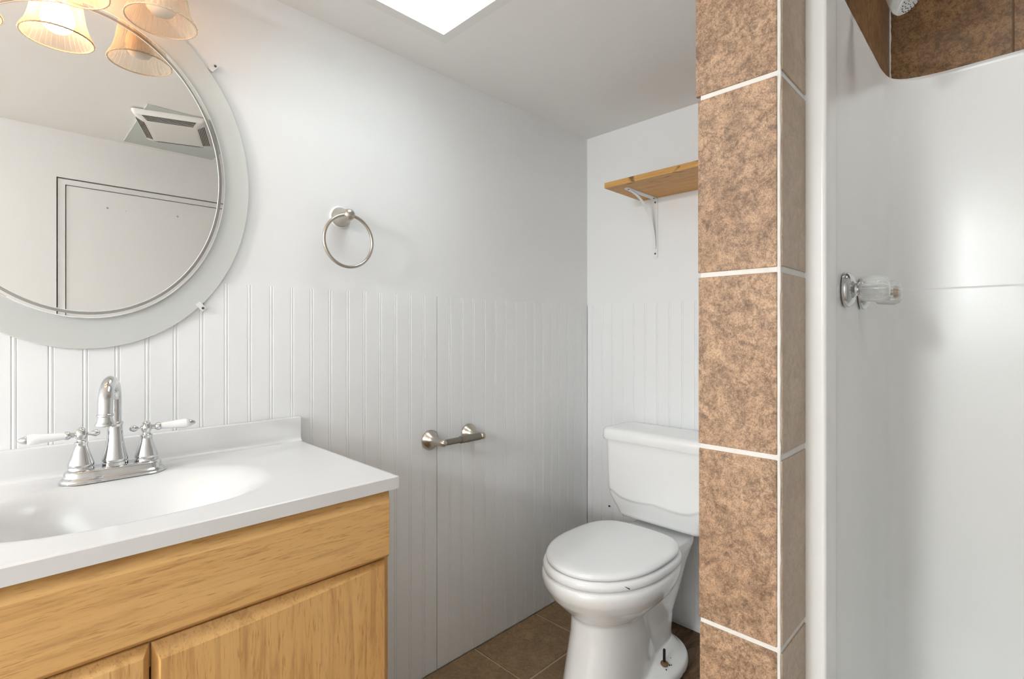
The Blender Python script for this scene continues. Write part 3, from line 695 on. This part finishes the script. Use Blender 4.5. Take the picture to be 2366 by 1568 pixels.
# ------------------------------------------------------------------ shelf and bracket
t = thing('wall_shelf', 'knotty pine shelf board on the back wall above the toilet', 'shelf', (1.70, 0.74, 1.628))
bm = B(); box(bm, 1.566, XB + 0.0033, 0.393, 1.080, 1.628, 1.6485); obj('board', bm, m_pine, t, bevel=0.0015)
xw = XB + 0.0034; by = 1.0165
t = thing('shelf_bracket', 'white metal shelf bracket holding up the pine shelf', 'bracket', (xw, by, 1.39))
bm = B(); w = 0.011
prism(bm, [(by - w, 1.627), (by - w, 1.402)] + [(by + w * math.cos(math.radians(a_)), 1.401 + w * math.sin(math.radians(a_))) for a_ in range(180, 361, 20)] + [(by + w, 1.627)], 'x', xw - 0.0032, xw - 0.0002)
obj('wall_strap', bm, m_wmetal, t, 30)
bm = B()
prism(bm, [(xw - 0.0032, by + w), (xw - 0.0032, by - w), (1.622, by - w)] + [(1.622 + w * math.cos(math.radians(a_)), by + w * math.sin(math.radians(a_))) for a_ in range(270, 89, -20)], 'z', 1.6248, 1.6278)
obj('shelf_strap', bm, m_wmetal, t, 30)
bm = B(); n = 18; rows = []
for i in range(n + 1):
    s = i / n; a_ = math.radians(90 * s)
    x = 1.638 + (xw - 0.006 - 1.638) * math.sin(a_); z = 1.430 + (1.6235 - 1.430) * math.cos(a_) ** 1.0
    rows.append(Vector((x, by, z)))
rings = []
for i, pnt in enumerate(rows):
    tg = (rows[min(i + 1, n)] - rows[max(i - 1, 0)]).normalized(); nn = Vector((-tg.z, 0, tg.x))
    hw, th = 0.0055, 0.0022
    rings.append([pnt + Vector((0, -hw, 0)) - nn * th, pnt + Vector((0, hw, 0)) - nn * th, pnt + Vector((0, hw * 0.6, 0)) + nn * th, pnt + Vector((0, -hw * 0.6, 0)) + nn * th])
loft(bm, rings); obj('brace', bm, m_wmetal, t, 50)
for q, axx in (((xw - 0.0032, by, 1.612), (-1, 0, 0)), ((xw - 0.0032, by, 1.410), (-1, 0, 0)), ((1.628, by, 1.6248), (0, 0, -1)), ((1.805, by - 0.004, 1.6248), (0, 0, -1))):
    bm = B(); lathe(bm, [(0.0038, 0), (0.0032, 0.0012), (0.001, 0.0018)], q, axx, 14); obj('screw', bm, m_screw, t, 60)

# ------------------------------------------------------------------ toilet
TYC = 0.915
toi = thing('toilet', 'white two piece toilet with closed lid between beadboard wall and tiled pillar', 'toilet', (1.45, TYC, 0))
def egg(xf, xc, xb, hw, z, n=64, e1=2.1, e2=2.4):
    out = []
    for i in range(n):
        th = 2 * math.pi * i / n; c_, s_ = math.cos(th), math.sin(th)
        e = e1 if c_ < 0 else e2
        rx_ = (xc - xf) if c_ < 0 else (xb - xc)
        out.append((xc + rx_ * math.copysign(abs(c_) ** (2 / e), c_), TYC + hw * math.copysign(abs(s_) ** (2 / e), s_), z))
    return out
bm = B()
loft(bm, [egg(*q) for q in ((1.235, 1.36, 1.56, 0.080, 0.225), (1.215, 1.36, 1.57, 0.100, 0.240), (1.196, 1.36, 1.58, 0.120, 0.258), (1.168, 1.36, 1.59, 0.148, 0.285), (1.141, 1.36, 1.60, 0.170, 0.312), (1.122, 1.36, 1.61, 0.184, 0.342), (1.117, 1.36, 1.615, 0.188, 0.362), (1.120, 1.36, 1.615, 0.186, 0.376), (1.128, 1.36, 1.61, 0.179, 0.382))])
loft(bm, [egg(*q, e1=2.5, e2=2.2) for q in ((1.172, 1.364, 1.56, 0.112, 0.0), (1.182, 1.364, 1.55, 0.104, 0.06), (1.196, 1.364, 1.54, 0.097, 0.13), (1.209, 1.364, 1.53, 0.091, 0.19), (1.214, 1.364, 1.53, 0.089, 0.26))])
loft(bm, [egg(*q, e1=2.4, e2=2.6) for q in ((1.37, 1.52, 1.67, 0.088, 0.0), (1.37, 1.52, 1.67, 0.084, 0.08), (1.37, 1.53, 1.68, 0.086, 0.15), (1.37, 1.54, 1.72, 0.100, 0.23), (1.37, 1.57, 1.76, 0.108, 0.31), (1.37, 1.60, 1.79, 0.121, 0.37), (1.37, 1.60, 1.79, 0.119, 0.392))])
loft(bm, [egg(*q, e1=2.2, e2=2.4) for q in ((1.30, 1.50, 1.695, 0.156, 0.0), (1.30, 1.50, 1.695, 0.156, 0.020), (1.305, 1.50, 1.690, 0.151, 0.031), (1.33, 1.50, 1.675, 0.138, 0.037), (1.38, 1.52, 1.66, 0.100, 0.060))])
body_src = obj('bowl_source', bm, m_porc, None)
rm = body_src.modifiers.new('remesh', 'REMESH'); rm.mode = 'VOXEL'; rm.voxel_size = 0.0045
dg = bpy.context.evaluated_depsgraph_get()
me = bpy.data.meshes.new_from_object(body_src.evaluated_get(dg))
bpy.data.objects.remove(body_src)
bm = B(); bm.from_mesh(me); bpy.data.meshes.remove(me)
for _ in range(7): bmesh.ops.smooth_vert(bm, verts=bm.verts[:], factor=0.5, use_axis_x=True, use_axis_y=True, use_axis_z=True)
zmin = min(v.co.z for v in bm.verts)
for v in bm.verts:
    if v.co.z < 0.012: v.co.z = 0.0003 + (v.co.z - zmin) * 0.012 / (0.012 - zmin)
from mathutils.bvhtree import BVHTree
tree = BVHTree.FromBMesh(bm)
def on_bowl(x, y):
    h = tree.ray_cast(Vector((x, y, 0.2)), Vector((0, 0, -1)))[0]
    return h.z if h else 0.04
zb = on_bowl(1.486, TYC - 0.117); gz = [on_bowl(1.475, TYC - 0.130), on_bowl(1.527, TYC - 0.118), on_bowl(1.500, TYC - 0.128), on_bowl(1.507, TYC - 0.131)]
obj('bowl', bm, m_porc, toi, 180)
def slab(rings_spec, base):
    bm = B(); loft(bm, [egg(base[0] + i_, base[1], base[2] - i_, base[3] - i_, z_, 96, 2.05, 3.3) for z_, i_ in rings_spec]); return bm
obj('seat', slab([(0.3832, 0.012), (0.3840, 0.006), (0.3875, 0.0015), (0.3930, 0.0), (0.4000, 0.0008), (0.4060, 0.004), (0.4092, 0.010), (0.4095, 0.016)], (1.1195, 1.36, 1.582, 0.1835)), m_seat, toi, 60)
obj('lid', slab([(0.4110, 0.010), (0.4116, 0.005), (0.4150, 0.001), (0.4200, 0.0), (0.4245, 0.0025), (0.4280, 0.008), (0.4298, 0.018), (0.4306, 0.040), (0.4312, 0.09)], (1.1285, 1.36, 1.574, 0.1755)), m_seat, toi, 60)
for s_ in (-1, 1):
    bm = B(); lathe(bm, [(0.009, -0.022), (0.011, -0.020), (0.011, 0.020), (0.009, 0.022)], (1.592, TYC + s_ * 0.048, 0.399), (0, 1, 0), 20); obj('hinge', bm, m_seat, toi, 50)
# black chip in the front edge of the seat
bm = B(); tube(bm, [(1.2127, 0.7688, 0.4005), (1.2246, 0.7613, 0.3920)], [0.0004, 0.0016], 6); obj('chip_mark', bm, m_dark, toi)
# tank
def wave(y):
    d = abs(y - TYC)
    return 0.4915 - 0.0075 * math.sin(min(d, 0.16) / 0.16 * math.pi) + 0.022 * sm(0.125, 0.20, d)
rings = []
for i in range(61):
    z = 0.411 + (0.6975 - 0.411) * i / 60
    s_ = (z - 0.411) / 0.2865
    hw = 0.162 + 0.030 * sm(0.0, 0.33, s_) + 0.007 * s_
    xf = 1.648 - 0.018 * sm(0, 0.30, s_) - 0.006 * s_
    edge = 0.006 * (1 - sm(0, 0.035, s_))
    ring = []
    for x, y in rrect(xf + edge, 1.806 - edge, TYC - hw + edge, TYC + hw - edge, 0.022, 8):
        ring.append([x, y])
    # resample the front edge so the wave can be shaped
    full = []
    for a_, b_ in zip(ring, ring[1:] + ring[:1]):
        L_ = math.hypot(b_[0] - a_[0], b_[1] - a_[1]); k_ = 40 if L_ > 0.15 else (12 if L_ > 0.05 else 1)
        full += [[a_[0] + (b_[0] - a_[0]) * q / k_, a_[1] + (b_[1] - a_[1]) * q / k_] for q in range(k_)]
    out = []
    for x, y in full:
        front = sm(xf + 0.06, xf + 0.015, x)
        out.append((x - 0.0060 * front * sm(-0.006, 0.004, z - wave(y)) , y, z))
    rings.append(out)
nmin = min(len(r) for r in rings)
bm = B(); loft(bm, [r[:nmin] for r in rings]); obj('tank', bm, m_porc, toi, 70)
def rr3(x0, x1, hw, r, z): return [(x, y, z) for x, y in rrect(x0, x1, TYC - hw, TYC + hw, r, 8)]
bm = B(); loft(bm, [rr3(1.618, 1.808, 0.203, 0.030, 0.6978), rr3(1.607, 1.812, 0.213, 0.034, 0.6995), rr3(1.605, 1.813, 0.215, 0.035, 0.705), rr3(1.606, 1.813, 0.214, 0.035, 0.728), rr3(1.610, 1.811, 0.210, 0.034, 0.736), rr3(1.618, 1.806, 0.202, 0.030, 0.7405), rr3(1.635, 1.795, 0.185, 0.025, 0.7430), rr3(1.675, 1.760, 0.12, 0.02, 0.7445)])
obj('tank_lid', bm, m_porc, toi, 60)
bm = B(); bx, by2, bz = 1.486, TYC - 0.117, zb - 0.0005
lathe(bm, [(0.0130, -0.002), (0.0138, 0.003), (0.0095, 0.0065), (0.004, 0.008)], (bx, by2, bz), (0, 0, 1), 20); obj('bolt_cap', bm, m_cap, toi, 50)
bm = B(); lathe(bm, [(0.0043, 0.0), (0.0043, 0.044), (0.0032, 0.047)], (bx, by2, bz), (0.02, 0, 1), 12); obj('bolt', bm, m_rust, toi, 50)
bm = B()
for x, y, r, gz_ in ((1.475, TYC - 0.130, 0.0022, gz[0]), (1.527, TYC - 0.118, 0.0012, gz[1]), (1.500, TYC - 0.128, 0.0026, gz[2]), (1.507, TYC - 0.131, 0.0018, gz[3])):
    lathe(bm, [(r, -0.002), (r, 0.0012), (r * 0.5, 0.002)], (x, y, gz_), (0, 0, 1), 8)
o_ = obj('grit', bm, m_rust, toi); o_['kind'] = 'stuff'

# ------------------------------------------------------------------ exhaust fan on the ceiling (seen in the mirror)
ef = thing('exhaust_fan', 'slotted white exhaust fan cover hanging crooked on a grey ceiling patch, seen in the mirror', 'exhaust fan', (0.53, 0.12, ZC))
bm = B(); box(bm, 0.385, 0.735, -0.145, 0.368, ZC - 0.004, ZC - 0.0003); obj('bare_patch', bm, m_drypap, ef, label='bare grey ceiling patch around the fan')
rot = Matrix.Translation((0.505, 0.215, ZC - 0.026)) @ Matrix.Rotation(math.radians(20), 4, 'Z') @ Matrix.Rotation(math.radians(3), 4, 'X')
bm = B(); hx_, hy_ = 0.122, 0.135
def cov(i_, z): return [(x, y, z) for x, y in rrect(-hx_ + i_, hx_ - i_, -hy_ + i_, hy_ - i_, 0.012, 5)]
loft(bm, [cov(0, 0.014), cov(0, 0.008), cov(0.006, -0.004), cov(0.030, -0.014), cov(0.045, -0.0155)])
bmesh.ops.transform(bm, matrix=rot, verts=bm.verts[:]); cv = obj('cover', bm, m_wplas, ef, 40)
for side in range(4):
    bm = B()
    for k in range(5):
        d = 0.010 + k * 0.0052; zz = -0.0055 - k * 0.0021
        if side < 2:
            sg_ = 1 if side == 0 else -1; L_ = 0.088 - k * 0.003
            box(bm, -L_, L_, sg_ * (hy_ - d) - 0.0011, sg_ * (hy_ - d) + 0.0011, zz - 0.0016, zz + 0.001)
        else:
            sg_ = 1 if side == 2 else -1; L_ = 0.098 - k * 0.003
            box(bm, sg_ * (hx_ - d) - 0.0011, sg_ * (hx_ - d) + 0.0011, -L_, L_, zz - 0.0016, zz + 0.001)
    bmesh.ops.transform(bm, matrix=rot, verts=bm.verts[:]); obj('slot_row', bm, m_dark, cv)
